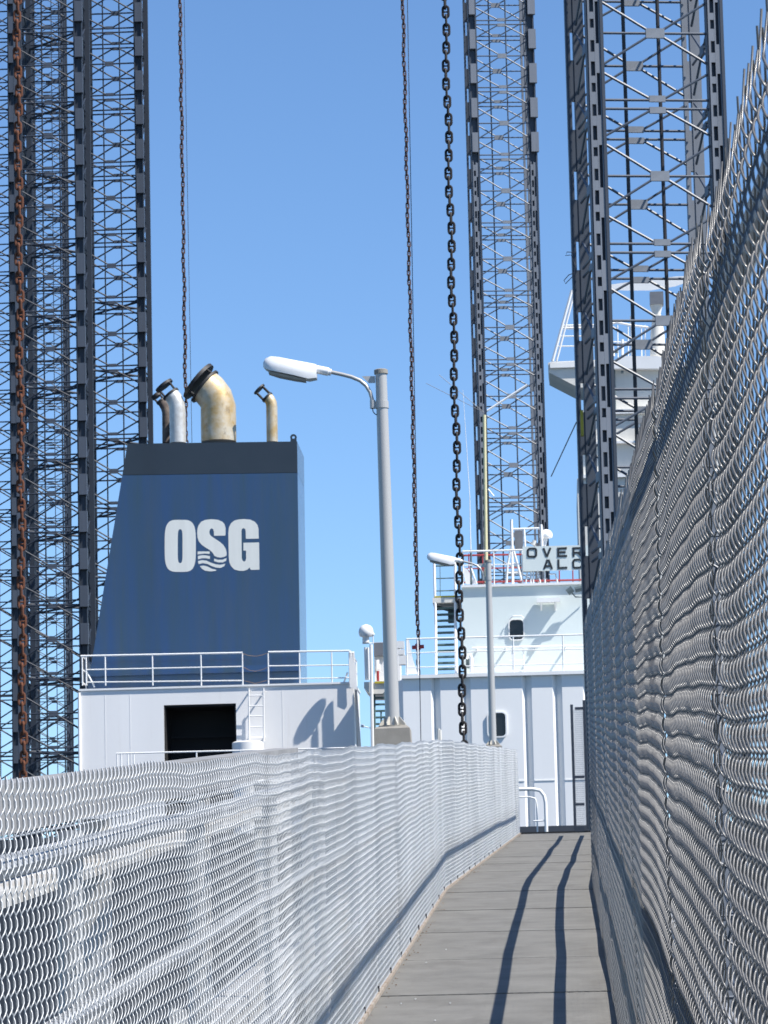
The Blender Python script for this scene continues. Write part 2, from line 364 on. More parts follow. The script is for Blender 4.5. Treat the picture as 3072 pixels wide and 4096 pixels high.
# ------------------------------------------------------------------ lamp posts
def lamp(name_label, px, pyb, Y, tilt=0.0):
    b = P(px, pyb, Y)
    L = empty('lamp_post', b, name_label, 'lamp post', 'lamp posts beside the walkway')
    H = 3.80; u = 38.0/FPX
    MB().tube([b+Vector((0,0,0)), b+Vector((0,0,H))], [0.077,0.061], 24).build('pole', 'lamp_alu', L, True)
    top = b+Vector((0,0,H))
    MB().tube([top-Vector((0,0,0.02)), top+Vector((0,0,0.022)), top+Vector((0,0,0.03))], [0.074,0.074,0.06], 24).build('cap', 'concrete', L, True)
    fl = MB().tube([b-Vector((0,0,0.005)), b+Vector((0,0,0.012))], 0.155, 16).build('base_flange', 'concrete', L)
    for k in range(8):
        q = math.pi/8+k*math.pi/4; d = Vector((math.cos(q), math.sin(q), 0)); n = Vector((-d.y, d.x, 0))*0.006
        a, c, e = b+d*0.07+Vector((0,0,0.0125)), b+d*0.148+Vector((0,0,0.0125)), b+d*0.07+Vector((0,0,0.105))
        e2 = b+d*0.085+Vector((0,0,0.105)); c2 = c+Vector((0,0,0.02))
        MB().loft([[a+n,c+n,c2+n,e2+n,e+n],[a-n,c-n,c2-n,e2-n,e-n]]).build('fin', 'beige', fl)
    z1 = -0.0055
    hw = 0.185; hb = 0.215
    rings = [[b+Vector((sx*h, sy*h, zz)) for sx, sy in ((-1,-1),(1,-1),(1,1),(-1,1))] for h, zz in ((hb,-0.75),(hw,z1-0.02),(hw-0.02,z1))]
    MB().loft(rings).build('pedestal', 'concrete', L)
    MB().tube([Vector((b.x,b.y,-1)), b-Vector((0,0,0.7505))], 0.28, 16).build('pile', 'concrete', L, True)
    def q(x, y, dy=0.0): return top + Vector(((x-1525)*u, dy, -(y-1478)*u - (x-1525)*u*0.026))
    # arm
    pts = [(1487,1622),(1485,1590),(1478,1560),(1462,1532),(1438,1511),(1405,1496),(1370,1486),(1320,1474)]
    MB().tube([q(*p) for p in pts], 0.021, 10).build('arm', 'lamp_alu', L, True)
    cl = MB().tube([q(1487,1628), q(1487,1594)], 0.030, 10)
    c0 = q(1525,1628); cl.tube([Vector((b.x,b.y,c0.z)), Vector((b.x,b.y,c0.z+0.075))], 0.071, 20)
    cl.box(q(1487,0).x, q(1510,0).x, b.y-0.02, b.y+0.02, c0.z+0.003, c0.z+0.07)
    cl.build('clamp', 'lamp_alu', L)
    MB().loft([[q(1447,1494,-0.006),q(1500,1494,-0.006),q(1500,1522,-0.006),q(1474,1522,-0.006)],[q(1447,1494,0.006),q(1500,1494,0.006),q(1500,1522,0.006),q(1474,1522,0.006)]]).build('bracket', 'lamp_alu', L)
    MB().tube([q(1486,1628,-0.012), q(1488,1642,-0.012), q(1496,1652,-0.012), q(1506,1656,-0.012)], 0.006, 6).build('cable_loop', 'cable', L)
    MB().tube([q(1322,1476), q(1312,1473.5), q(1311,1473), q(1262,1462)], [0.036,0.036,0.045,0.045], 12).build('neck', 'lamp_head', L, True)
    # head: stations along its axis
    st = [(1263,1443,1503,0.085),(1230,1436,1508,0.105),(1170,1424,1493,0.118),(1110,1411,1479,0.115),(1078,1407,1471,0.102),(1056,1416,1461,0.078),(1046,1432,1450,0.04)]
    sec = [(-1,0.74),(-0.96,0.40),(-0.62,0.03),(0,0.0),(0.62,0.03),(0.96,0.40),(1,0.74),(0.93,0.98),(-0.93,0.98)]
    rings = [[q(x, yt+(yb-yt)*f, s*hw2) for s, f in sec] for x, yt, yb, hw2 in st]
    hd = MB().loft(rings).build('lamp_head', 'lamp_head', L, True)
    st2 = [(1218,1509,1514,0.085),(1170,1498,1505,0.10),(1110,1484,1492,0.098),(1068,1474,1479,0.07)]
    MB().loft([[q(x, yt+(yb-yt)*f, s*hw2) for s, f in ((-1,-0.3),(1,-0.3),(0.8,1),(-0.8,1))] for x, yt, yb, hw2 in st2]).build('lens', 'lamp_lens', hd)
    L.rotation_euler = (0, tilt, 0)
    return L
lamp('tall grey lamp post with white lamp head in front of the blue funnel', 1571, 2909, 38.0, -0.0105)
lamp('smaller farther lamp post with white lamp head in front of the white deckhouse', 1972, 2983, 74.0)

# ------------------------------------------------------------------ chains
def link_mesh(d, m):
    R, hs_ = 1.06*d, 1.22*d; pts = []
    for k in range(9): q = math.pi*k/8; pts.append(Vector((R*math.cos(q), 0, hs_+R*math.sin(q))))
    for k in range(9): q = math.pi+math.pi*k/8; pts.append(Vector((R*math.cos(q), 0, -hs_+R*math.sin(q))))
    mb = MB(); n = 6; N = len(pts); rings = []
    for i in range(N):
        t = (pts[(i+1)%N]-pts[i-1]).normalized(); nn = Vector((t.z,0,-t.x))
        rings.append([pts[i]+(nn*math.cos(2*math.pi*k/n)+Vector((0,1,0))*math.sin(2*math.pi*k/n))*d/2 for k in range(n)])
    mb.loft(rings+[rings[0]], caps=False)
    mb.tube([(-R+0.2*d,0,0),(-0.2*d,0,0),(0.2*d,0,0),(R-0.2*d,0,0)], [0.42*d,0.30*d,0.30*d,0.42*d], 6)
    return mb.mesh('link', m, smooth=True)
def chain(label, xb, yb, Y, pitch_px, m, rot, ytop=-260):
    b = P(xb, yb, Y); zt = P(xb, ytop, Y).z
    pit = pitch_px*Y/FPX; d = pit/3.52
    c = empty('anchor_chain', b, label, 'chain', 'hanging anchor chains')
    me = link_mesh(d, m); k = 0; z = 2*d
    while b.z+z < zt:
        M = Matrix.Translation((0.35*d*math.sin(k*0.55+xb), 0.3*d*math.sin(k*0.37), z)) @ Matrix.Rotation(rot+(k%2)*math.pi/2+0.09*math.sin(k*0.8+xb), 4, 'Z')
        inst('link', me, c, M); z += pit; k += 1
    return c
chain('thick orange rusty stud link chain at the far left edge', 93, 3210, 100, 39.5, 'chain_rust', 0.25)
chain('thin dark rust flecked chain passing behind the funnel exhaust pipes', 747, 1900, 200, 20, 'chain_brown', 0.55)
chain('thin rusty chain hanging right of the tall lamp post', 1675, 2700, 200, 20, 'chain_brown', 0.5)
chain('thick black stud link chain hanging in front of the white deckhouse', 1856, 3010, 100, 38.0, 'chain_black', 0.0)
def cable(label, a, b, r, m='cable'):
    e = MB().tube([P(*a), P(*b)], r, 6).build('wire_cable', m); return tag(e, label, 'cable', 'thin hanging cables')
cable('hair thin dark cable beside the chain left of the lamp post', (733,-200,190), (770,1900,190), 0.016)
cable('thin dark cable hanging beside the rusty chain right of the lamp post', (1626,-200,80), (1684,2990,80), 0.010)
cable('thin guy cable slanting from the yellow clamp on the near leg', (2305,1690,80), (2205,1905,84), 0.014)

# ------------------------------------------------------------------ jack-up legs
HP = 1.62; CW = 1.35            # bay height, half distance between the chords
def chord_parts(root, cx, cy, z0, z1, ph, style, front, dark, zsplit=None, mir=1):
    base = Vector(root.location)
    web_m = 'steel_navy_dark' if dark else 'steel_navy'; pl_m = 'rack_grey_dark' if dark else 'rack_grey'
    mf = mir if (style == 'A' and front and zsplit is None) else 1
    def bb(mb, xa, xb, ya, yb, za, zb): return mb.box(cx+mf*xa, cx+mf*xb, cy+ya, cy+yb, za, zb)
    def bl(mb, name, m, parent):
        o = bpy.data.objects.new(name, mb.mesh(name, m)); C.objects.link(o); o.parent = parent; return o
    mb = MB()
    if front:
        bb(mb, -0.165, 0.10, 0.03, 0.12, z0, z1)                 # web
        bb(mb, 0.105, 0.175, -0.10, 0.16, z0, z1)                # right flange
        bb(mb, -0.20, -0.17, -0.055, 0.16, z0, z1)               # left flange
    else:
        bb(mb, -0.21, -0.115, -0.05, 0.10, z0, z1)
        bb(mb, -0.035, 0.20, -0.06, 0.12, z0, z1)
        z = z0 + (ph % 1.63)
        while z < z1: bb(mb, -0.1145, -0.0355, -0.04, 0.08, z, min(z+0.95, z1)); z += 1.63
    ch = bl(mb, 'chord', 'rack_grey' if (not front and cx > 0 and not dark) else web_m, root)  # right back chord: its lit face is put into the colour as lighter grey
    if not front: return ch
    zs = z0 if style == 'B' else (z1 if zsplit is None else zsplit)
    if style == 'B' : za, zb = z0, z1
    else: za, zb = z0, zs if zsplit is not None else z0
    if zb > za:                                                    # ladder plate
        mb = MB(); bb(mb, -0.165, -0.122, -0.075, -0.045, za, zb); bb(mb, -0.028, 0.002, -0.075, -0.045, za, zb); bb(mb, 0.072, 0.102, -0.075, -0.045, za, zb)
        bl(mb, 'rack_strip', pl_m, ch)
        z = za + (ph % 0.485); k = 0
        while z < zb-0.3:
            m1 = MB(); t = 0.22 + 0.06*((k*7) % 3 - 1); bb(m1, -0.1215, -0.0285, -0.073, -0.047, z, z+t); bl(m1, 'rack_plate', pl_m, ch); z += 0.485; k += 1
        z = za + ((ph+0.4) % 1.63)
        while z < zb-0.7:
            m1 = MB(); bb(m1, 0.0025, 0.0715, -0.074, -0.046, z, z+0.67); bl(m1, 'rack_plate', pl_m, ch); z += 1.63
    if style == 'A':
        a = zsplit if zsplit is not None else z0
        z = a + (ph % 1.655)
        while z < z1-1:
            m1 = MB(); m1.box(*sorted((cx+mir*(-0.1665 if mir > 0 else -0.245), cx+mir*0.104)), cy-0.20, cy+0.028, z, z+0.93); bl(m1, 'rack_plate', pl_m, ch); z += 1.655
    return ch
def leg(label, pxc, pyr, Y, ztop, yaw, style, dark, zvis, indiv=True, zsplit_py=None, style_phase=0.3, plan=None):
    c = P(pxc, pyr, Y); c.y += CW*0.98; c.x -= CW*math.sin(yaw)                              # pxc: centre of the front face
    root = empty('jackup_leg', (c.x, c.y, -1.0), label, 'lattice leg', 'lattice legs of jack-up rigs', rz=yaw)
    zg = c.z + 1.0                                                  # a single gusset stands at this height over the root
    z1 = ztop+1.0
    zsp = (P(pxc, zsplit_py, Y).z + 1.0) if zsplit_py else None
    for sx in (-1,1):
        chord_parts(root, sx*CW, -CW, 0, z1, zg+style_phase, style, True, dark, zsp, -sx)
        chord_parts(root, sx*CW, CW, 0, z1, zg+style_phase+0.5, style, False, dark)
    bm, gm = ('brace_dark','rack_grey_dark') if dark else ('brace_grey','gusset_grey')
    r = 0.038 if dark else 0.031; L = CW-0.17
    hor = MB().tube([(-L,0,0),(L,0,0)], r, 6).mesh('brace', bm)
    big = MB().box(-0.21,0.21,-0.034,0.034,-0.11,0.11).mesh('gusset_plate', gm)
    sml = MB().box(-0.18,0.18,-0.033,0.033,-0.07,0.07).mesh('gusset_plate', gm)
    def dm(z0_, z1_): return MB().tube([(0.19,0,z0_),(L,0,z1_)], r, 6).mesh('brace', bm)
    DU, DD = dm(0.09, HP/2-0.10), dm(-0.09, -HP/2+0.10)
    DU2, DD2 = dm(0.15, HP/2-0.10), dm(-0.15, -HP/2+0.10)
    k0 = int(math.floor(-zg/HP))+1; k1 = int((z1-zg)/HP)
    joined = MB()
    for k in range(k0, k1+1):
        z = zg + k*HP; single = (k % 2 == 0)
        for face in range(4):
            F = Matrix.Rotation(face*math.pi/2, 4, 'Z') @ Matrix.Translation((0,-CW+0.01,z))
            vis = indiv and face in (0,2) and zvis[0]+1 < z < zvis[1]+1
            items = []
            if single: items += [(hor, Matrix(), 'brace'), (big, Matrix(), 'gusset_plate')]
            else:
                items += [(hor, Matrix.Translation((0,0,0.10)), 'brace'), (hor, Matrix.Translation((0,0,-0.10)), 'brace')]
                items += [(sml, Matrix.Translation((0,0,0.13)), 'gusset_plate'), (sml, Matrix.Translation((0,0,-0.13)), 'gusset_plate')]
            for me in ((DU, DD) if single else (DU2, DD2)):
                items += [(me, Matrix(), 'brace'), (me, Matrix.Rotation(math.pi,4,'Z'), 'brace')]
            for me, M, nm in items:
                if vis: inst(nm, me, root, F @ M)
                else:
                    MM = F @ M; joined.add([MM @ v.co for v in me.vertices], [tuple(p.vertices) for p in me.polygons])
    if plan is not None:
        for k in range(k0, k1+1):
            z = zg+k*HP
            if k % 2 and z < plan:
                joined.tube([(-L,-L,z),(L,L,z+0.02)], 0.05, 6).tube([(-L,L,z-0.14),(L,-L,z-0.12)], 0.05, 6)
    if joined.v:
        j = bpy.data.objects.new('bracing', joined.mesh('bracing', bm)); C.objects.link(j); j.parent = root; j['kind'] = 'stuff'
    for xx in (-0.46, 0.33):
        j = bpy.data.objects.new('riser_pipe', MB().tube([(xx,0,0),(xx,0,z1)], 0.043 if Y < 120 else 0.035, 8).mesh('riser_pipe', 'pipe_brown' if Y < 120 else bm)); C.objects.link(j); j.parent = root
    return root
t3 = leg('nearest lattice leg on the right, rising in front of the white bridge', 2620, 134, 78, 34, math.radians(9), 'B', False, (10, 31))
t2 = leg('grey lattice leg standing behind the white deckhouse, right of centre', 2008, 224, 165, 62, math.radians(6), 'A', False, (20, 58), zsplit_py=650)
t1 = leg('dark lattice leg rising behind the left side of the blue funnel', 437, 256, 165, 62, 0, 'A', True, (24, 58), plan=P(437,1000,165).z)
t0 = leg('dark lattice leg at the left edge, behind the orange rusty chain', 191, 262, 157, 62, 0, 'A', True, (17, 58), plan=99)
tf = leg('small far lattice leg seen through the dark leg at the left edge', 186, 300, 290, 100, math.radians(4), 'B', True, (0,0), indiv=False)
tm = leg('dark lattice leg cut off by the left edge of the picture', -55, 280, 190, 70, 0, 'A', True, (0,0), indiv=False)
# yellow clamp and loose rope on the near leg
e = MB().rb(2322, 1640, 2334, 1742, 79.6, 79.75).build('yellow_strap', 'yellow'); tag(e, 'yellow strap tied on the near lattice leg', 'strap')
e = MB().pt([(2300,1010,79.5),(2268,1008,79.5),(2262,1022,79.5),(2285,1020,79.5),(2300,1060,79.5),(2296,1100,79.5),(2262,1135,79.5),(2256,1122,79.5),(2275,1100,79.5),(2300,1090,79.5)], 0.010, 6).build('loose_rope', 'cable'); tag(e, 'loose dark rope end curling beside the near lattice leg', 'rope')

# ------------------------------------------------------------------ ship with the blue funnel and the white deckhouse
YC = 115.0
ship = empty('ship', (P(1200,3400,YC).x, YC, 0.0), 'white ship with blue funnel, open casing and tall white deckhouse beyond the walkway', 'ship')
def part(name, m, mb, parent=ship, smooth=False): return mb.build(name, m, parent, smooth)
ZD = P(1200, 3420, YC).z                     # main deck level
hx0, hx1 = -60.0, 30.0
hb = MB(); hb.box(hx0, hx1, 103.2, 140, -1, ZD); part('hull', 'hull', hb)
# casing
D = 3.3
x0, x1 = P(322,2900,YC).x, P(1418,2900,YC).x; zt = P(850,2750,YC).z
ox0, ox1, oz = P(656,2900,YC).x, P(945,2900,YC).x, P(800,2817,YC).z
mb = MB(); mb.box(x0, ox0, YC, YC+D, ZD, zt); mb.box(ox1, x1, YC, YC+D, ZD, zt); mb.box(ox0, ox1, YC, YC+D, oz, zt)
cas = part('casing', 'white_wall', mb)
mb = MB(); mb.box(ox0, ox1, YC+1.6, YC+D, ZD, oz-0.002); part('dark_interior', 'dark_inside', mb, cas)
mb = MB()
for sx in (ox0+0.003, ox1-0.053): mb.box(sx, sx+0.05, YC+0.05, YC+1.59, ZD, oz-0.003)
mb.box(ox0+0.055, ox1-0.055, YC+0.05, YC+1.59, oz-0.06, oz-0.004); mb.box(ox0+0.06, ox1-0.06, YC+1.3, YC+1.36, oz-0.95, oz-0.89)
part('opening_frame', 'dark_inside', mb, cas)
mb = MB(); mb.box(x0-0.05, x1+0.03, YC-0.05, YC+D+0.05, zt+0.002, zt+0.06); part('deck_edge', 'white', mb, cas)
mb = MB(); mb.tube([(x0-0.03,YC-0.04,ZD),(x0-0.03,YC-0.04,zt-0.05)], 0.045, 10); part('corner_pipe', 'white', mb, cas, True)
for sx in (420, 520, 1130):
    xs = P(sx,2900,YC).x; part('weld_seam', 'white_wall', MB().box(xs, xs+0.02, YC-0.006, YC+0.01, ZD, zt-0.1), cas)
# casing rail
rail = part('casing_rail', 'white', MB().pt([(322,2624,YC),(970,2611,YC)], 0.032).pt([(1073,2608,YC),(1398,2603,YC)], 0.032)
    .pt([(348,2679,YC),(970,2666,YC)], 0.022).pt([(1073,2664,YC),(1398,2660,YC)], 0.022).pt([(348,2729,YC),(970,2722,YC)], 0.022).pt([(1073,2716,YC),(1398,2711,YC)], 0.022), ship, True)
for xx in (330, 346, 422, 611, 805, 971, 1074, 1199, 1328, 1399):
    part('rail_post', 'white', MB().tube([P(xx+0.2,2742,YC+0.001), P(xx-2,2608+(1400-xx)*0.0148,YC+0.001)], 0.026, 6), rail, True)
# side rails running back at both ends
for xx, yt in ((326,2624),(1402,2603)):
    a = P(xx,yt,YC); 
    for dzz in (0, -0.42, -0.84): part('side_rail', 'white', MB().tube([a+Vector((0,0,dzz)), a+Vector((0,D,dzz))], 0.026, 6), rail, True)
    for q in (1.1, 2.2, 3.2): part('rail_post', 'white', MB().tube([a+Vector((0,q,0)), a+Vector((0,q,-1.0))], 0.026, 6), rail, True)
part('rail_brace', 'white', MB().pt([(348,2690,YC+0.05),(378,2748,YC+0.05)], 0.03).pt([(1390,2690,YC+0.05),(1372,2740,YC+0.05)], 0.03), rail)
part('rope_barrier', 'rope', MB().pt([(971,2615,YC),(995,2622,YC),(1022,2625,YC),(1050,2620,YC),(1073,2611,YC)], 0.008).pt([(971,2668,YC),(1000,2682,YC),(1022,2685,YC),(1046,2680,YC),(1073,2668,YC)], 0.008).pt([(971,2722,YC),(1022,2734,YC),(1073,2720,YC)], 0.008), rail)
# sloping ladder on the right end of the casing: stringers
sl = part('side_ladder', 'white', MB().tube([P(1402,2608,YC-0.05)+Vector((0,0,0)), P(1440,3080,YC+1.6)], 0.05, 6).tube([P(1412,2608,YC+0.5), P(1446,3080,YC+2.2)], 0.05, 6), ship)
part('side_panel', 'white', MB().poly([(1399,2612),(1424,2660),(1428,2760),(1399,2748)], YC-0.2, 0.04), sl)
# wall ladder
ld = part('wall_ladder', 'white', MB(), ship) if False else None
mb = MB()
for xx in (995, 1054): mb.tube([P(xx,2752,YC-0.32), P(xx+2,2965,YC-0.32)], 0.028, 6)
ld = part('wall_ladder', 'white', mb, ship)
for yy_ in (2782, 2823, 2864, 2907, 2950): part('rung', 'white', MB().pt([(995,yy_+0.6,YC-0.32),(1055,yy_-0.4,YC-0.32)], 0.022), ld)
for xx in (995, 1054):
    for yy_ in (2762, 2945):
        a = P(xx,yy_,YC-0.32); part('bracket', 'white', MB().tube([a, Vector((a.x,YC,a.z))], 0.03, 6), ld)
# white drum below the ladder
a = P(992,3030,YC-0.6); b_ = P(992,2972,YC-0.6)
part('drum', 'white', MB().tube([Vector((a.x,a.y,ZD)), Vector((a.x,a.y,b_.z)), Vector((a.x,a.y,b_.z+0.04))], [0.50,0.50,0.44], 20), ship, True)
# lower deck rail in front of the casing
YL = 111.0
lr = part('deck_rail', 'white', MB().pt([(466,3014,YL),(1500,2989,YL)], 0.028).pt([(540,3068,YL),(1500,3046,YL)], 0.02), ship, True)
for xx in (470, 486, 512, 536, 787, 963, 1115, 1260): part('rail_post', 'white', MB().tube([P(xx-1,3013-(xx-466)*0.0235,YL), Vector((P(xx,3013,YL).x, YL, ZD))], 0.026, 6), lr, True)
# funnel
YF = 116.0; FD = 3.1
def frus(pts, Yf, d):                         # front quad (px) extruded straight back
    return MB().poly(pts, Yf, d)
def fx(y): return 510 + (352-510)*(y-1775)/(2740-1775)
def rx(y): return 1188.5 + (y-1766)*0.0135
band = 1897
fun = part('funnel', 'funnel_blue', frus([(fx(band+4)-0.3,band+4.5),(rx(band-7),band-7+1.5),(rx(2760),2760),(fx(2775),2775)], YF, FD))
part('black_top_band', 'funnel_black', frus([(510,1775),(1188.5,1765.5),(rx(band-7),band-7),(fx(band+4),band+3)], YF, FD), fun)
part('base_ledge', 'funnel_blue', MB().rb(345, 2668, 1203, 2694, YF-0.22, YF-0.003), fun)
part('weld_seam', 'funnel_blue', MB().rb(857, 1905, 859, 2640, YF-0.004, YF+0.004), fun)
mb = MB(); c0 = P(1174,1750,YF+0.1); rings = []
lug = MB()
for k in range(13):
    q = 2*math.pi*k/12; 
    rings.append([c0+Vector((R_*math.cos(q), dy, R_*math.sin(q))) for R_, dy in ((0.045,-0.03),(0.11,-0.03),(0.11,0.03),(0.045,0.03))])
lug.loft(rings, caps=False); lug.box(c0.x-0.1, c0.x+0.1, c0.y-0.029, c0.y+0.029, c0.z-0.16, c0.z-0.06)
part('lifting_lug', 'funnel_black', lug, fun)
LS = 1/3.318
def LP(pts): return [(600+x*LS, 2040+y*LS) for x, y in pts]
LY = YF-0.007
mb = MB(); n = 48; oo = []; ii = []
for k in range(n):
    q = 2*math.pi*k/n; c_, s_ = math.cos(q), math.sin(q); e = 0.52
    oo.append(P(*LP([(401.5+206.5*math.copysign(abs(c_)**e,c_), 476+346*math.copysign(abs(s_)**e,s_))])[0], LY))
    ii.append(P(*LP([(400+32*math.copysign(abs(c_)**0.75,c_), 480+225*math.copysign(abs(s_)**0.35,s_))])[0], LY))
th = Vector((0,0.005,0))
mb.v = oo+ii+[p+th for p in oo]+[p+th for p in ii]
for k in range(n):
    j = (k+1) % n
    mb.f += [(k,n+k,n+j,j), (2*n+k,k,j,2*n+j), (n+k,3*n+k,3*n+j,n+j)]
part('letter', 'letter_cream', mb, fun)
Sp = [(1000,340),(850,342),(848,290),(838,255),(818,242),(797,258),(787,290),(792,320),(815,350),(870,385),(930,425),(975,465),(1005,515),(1018,570),(1015,605),(985,622),(935,632),(890,625),(852,607),(845,590),(825,560),(790,530),(740,500),(690,465),(650,420),(632,370),(626,310),(630,250),(645,200),(680,155),(730,132),(815,122),(900,130),(960,155),(990,190),(1002,240),(1003,300)]
W1 = [(632,550),(790,550),(792,582),(720,578),(632,590)]
W2 = [(636,610),(690,600),(740,602),(795,612),(795,650),(740,640),(690,640),(636,655)]
W3 = [(636,678),(690,665),(750,672),(810,700),(870,720),(930,728),(1000,712),(985,745),(940,768),(880,765),(820,745),(760,715),(700,705),(645,718)]
W4 = [(662,745),(710,738),(760,748),(820,780),(885,795),(870,808),(800,815),(730,805),(690,780)]
W5 = [(850,645),(900,660),(960,660),(1016,638),(1010,675),(965,695),(905,695),(850,678)]
G_ = [(1443,380),(1272,382),(1270,280),(1262,250),(1240,240),(1220,252),(1213,285),(1218,640),(1228,672),(1250,685),(1270,672),(1276,640),(1275,540),(1240,538),(1240,435),(1448,430),(1452,792),(1338,795),(1322,762),(1290,792),(1240,808),(1180,806),(1120,790),(1075,745),(1052,690),(1045,620),(1040,300),(1048,230),(1075,175),(1120,140),(1180,125),(1250,120),(1330,128),(1390,155),(1425,195),(1440,250)]
for nm, pp in (('letter',Sp),('wave_mark',W1),('wave_mark',W2),('wave_mark',W3),('wave_mark',W4),('wave_mark',W5),('letter',G_)):
    part(nm, 'letter_cream', MB().poly(LP(pp), LY, 0.005), fun)
# exhaust pipes
def exhaust(m, cx, base_y, r_px, Y, bend, cap_m='soot_black'):
    r = r_px*mpp(Y); pts = [P(cx, base_y, Y)] + [P(x, y, Y) for x, y in bend]
    o = part('exhaust_pipe', m, MB().tube(pts, r, 20), ship, True)
    a, b = pts[-2], pts[-1]; t = (b-a).normalized()
    return o, b, t, r
def ring(o, b, t, r, a0, a1, k, m='soot_black', nm='flange'):
    part(nm, m, MB().tube([b+t*a0, b+t*a1], r*k, 20), o, True)
def cage(o, b, t, r, gap, th):                 # weather flap on four stays
    ring(o, b, t, r, -0.05, 0.02, 1.13)
    a = Vector((0,1,0)); n = t.cross(a)
    for k in range(4):
        q = math.pi/4+k*math.pi/2; d = (a*math.cos(q)+n*math.sin(q))*r*1.1
        part('stay', 'soot_black', MB().tube([b+t*0.02+d, b+t*(gap)+d], 0.034, 5), o)
    ring(o, b, t, r, gap, gap+th, 1.22, nm='weather_flap')
o, b, t, r = exhaust('pipe_sooty', 667, 1772, 18, YF+1.9, [(666,1652),(661,1632),(651,1614),(642,1603)]); cage(o, b, t, r, 0.16, 0.12)
o, b, t, r = exhaust('pipe_silver', 712, 1772, 33, YF+0.9, [(710,1640),(706,1615),(697,1594),(682,1575)]); cage(o, b, t, r, 0.30, 0.09)
o, b, t, r = exhaust('pipe_rusty', 875, 1768, 72, YF+1.3, [(873,1625),(862,1592),(838,1561),(818,1545)]); cage(o, b, t, r, 0.20, 0.12)
o, b, t, r = exhaust('pipe_rusty', 1089, 1768, 23, YF+0.8, [(1087,1630),(1085,1612),(1078,1598),(1068,1588)]); cage(o, b, t, r, 0.34, 0.05)

# white deckhouse, lower tier with swaged front
YH = 105.0
zb, zt2 = ZD-0.4, P(2000,2706,YH).z
mp_ = mpp(YH)
def hxp(px): return P(px, 2950, YH).x
prof = [(hxp(1586), YH+2.4), (hxp(1586), YH+0.9), (hxp(1616), YH)]
for g0 in (1728, 1850, 2094, 2216, 2338, 2460):
    a = hxp(g0); prof += [(a, YH), (a+14*mp_, YH+0.16), (a+38*mp_, YH)]
prof += [(hxp(2640), YH), (hxp(2640), YH+2.4)]
mb = MB(); N = len(prof)
mb.v = [Vector((x,y,zb)) for x, y in prof] + [Vector((x,y,zt2)) for x, y in prof]
for i in range(N-1): mb.f.append((i, i+1, N+i+1, N+i))
mb.f.append(tuple(range(N, 2*N)))
low = part('lower_deckhouse', 'white_lav', mb)
part('deck_edge', 'white', MB().box(hxp(1612), hxp(2640), YH-0.12, YH+2.6, zt2+0.003, zt2+0.10), low)
zw = P(2150,3124,YH).z
for a, b_ in ((1616,1727),(1767,1849),(1889,2093),(2133,2215),(2255,2337)): part('weld_bead', 'white', MB().box(hxp(a), hxp(b_), YH-0.018, YH-0.001, zw, zw+0.03), low)
def window(px, py, w_, h_, Y, parent):
    def rr(hw, hh, cr, dy):
        out = []
        for cx_, cy_, q0 in ((1,1,0),(-1,1,90),(-1,-1,180),(1,-1,270)):
            for k in range(5):
                q = math.radians(q0+k*22.5); out.append((cx_*(hw-cr)+cr*math.cos(q), cy_*(hh-cr)+cr*math.sin(q)))
        c = P(px,py,Y); return [c+Vector((x, dy, z)) for x, z in out]
    hw, hh = w_/2*mpp(Y), h_/2*mpp(Y)
    f = MB().loft([rr(hw,hh,0.14,-0.004), rr(hw,hh,0.14,-0.06), rr(hw*0.86,hh*0.90,0.11,-0.06), rr(hw*0.86,hh*0.90,0.11,-0.012)], caps=False)
    wn = part('window', 'white', f, parent)
    part('pane', 'glass_dark', MB().loft([rr(hw*0.87,hh*0.905,0.11,-0.016), rr(hw*0.87,hh*0.905,0.11,-0.010)]), parent)
window(1988, 2899, 80, 104, YH, low)
# rail on the lower tier's deck edge
rl = part('deck_rail', 'white', MB().pt([(1626,2556,YH),(2400,2536,YH)], 0.026).pt([(1626,2612,YH),(2400,2594,YH)], 0.018).pt([(1626,2670,YH),(2400,2652,YH)], 0.018), ship, True)
for xx in (1628, 1672, 2054, 2253, 2380): part('rail_post', 'white', MB().pt([(xx-2,2556-(xx-1626)*0.0255,YH),(xx+1,2700,YH)], 0.024), rl, True)
part('rail_end_plate', 'white', MB().poly([(1626,2556),(1636,2560),(1652,2640),(1672,2696),(1622,2696)], YH+0.5, 0.05), rl)
# upper tier
YU = 107.0
mb = MB(); mb.box(P(1850,2500,YU).x, P(2640,2500,YU).x, YU, YU+6, zt2, P(2150,2343,YU).z)
up = part('upper_deckhouse', 'white_mint', mb)
zu = P(2150,2343,YU).z
part('deck_edge', 'white', MB().box(P(1850,2343,YU).x-0.03, P(2640,2343,YU).x, YU-0.10, YU+6.1, zu+0.003, zu+0.075), up)
window(2066, 2519, 64, 88, YU, up)
part('window_visor', 'white', MB().pt([(2038,2478,YU-0.1),(2052,2464,YU-0.2),(2085,2463,YU-0.2),(2096,2476,YU-0.1)], 0.02), up)
sh = part('lamp_shelf', 'white', MB().rb(2147, 2392, 2240, 2408, YU-0.34, YU-0.05), up)
part('shelf_bracket', 'white', MB().tube([P(2165,2409,YU-0.25), P(2165,2440,YU)], 0.03, 6).tube([P(2222,2409,YU-0.25), P(2222,2440,YU)], 0.03, 6), up)
part('wall_pipe', 'white', MB().pt([(1890,2592,YU-0.30),(2420,2580,YU-0.30)], 0.035), up)
part('pipe_stand', 'white', MB().rb(1906,2590,1910,2600,YU-0.3,YU).rb(2020,2588,2024,2598,YU-0.3,YU).rb(2140,2585,2144,2595,YU-0.3,YU).rb(2260,2582,2264,2592,YU-0.3,YU), up)
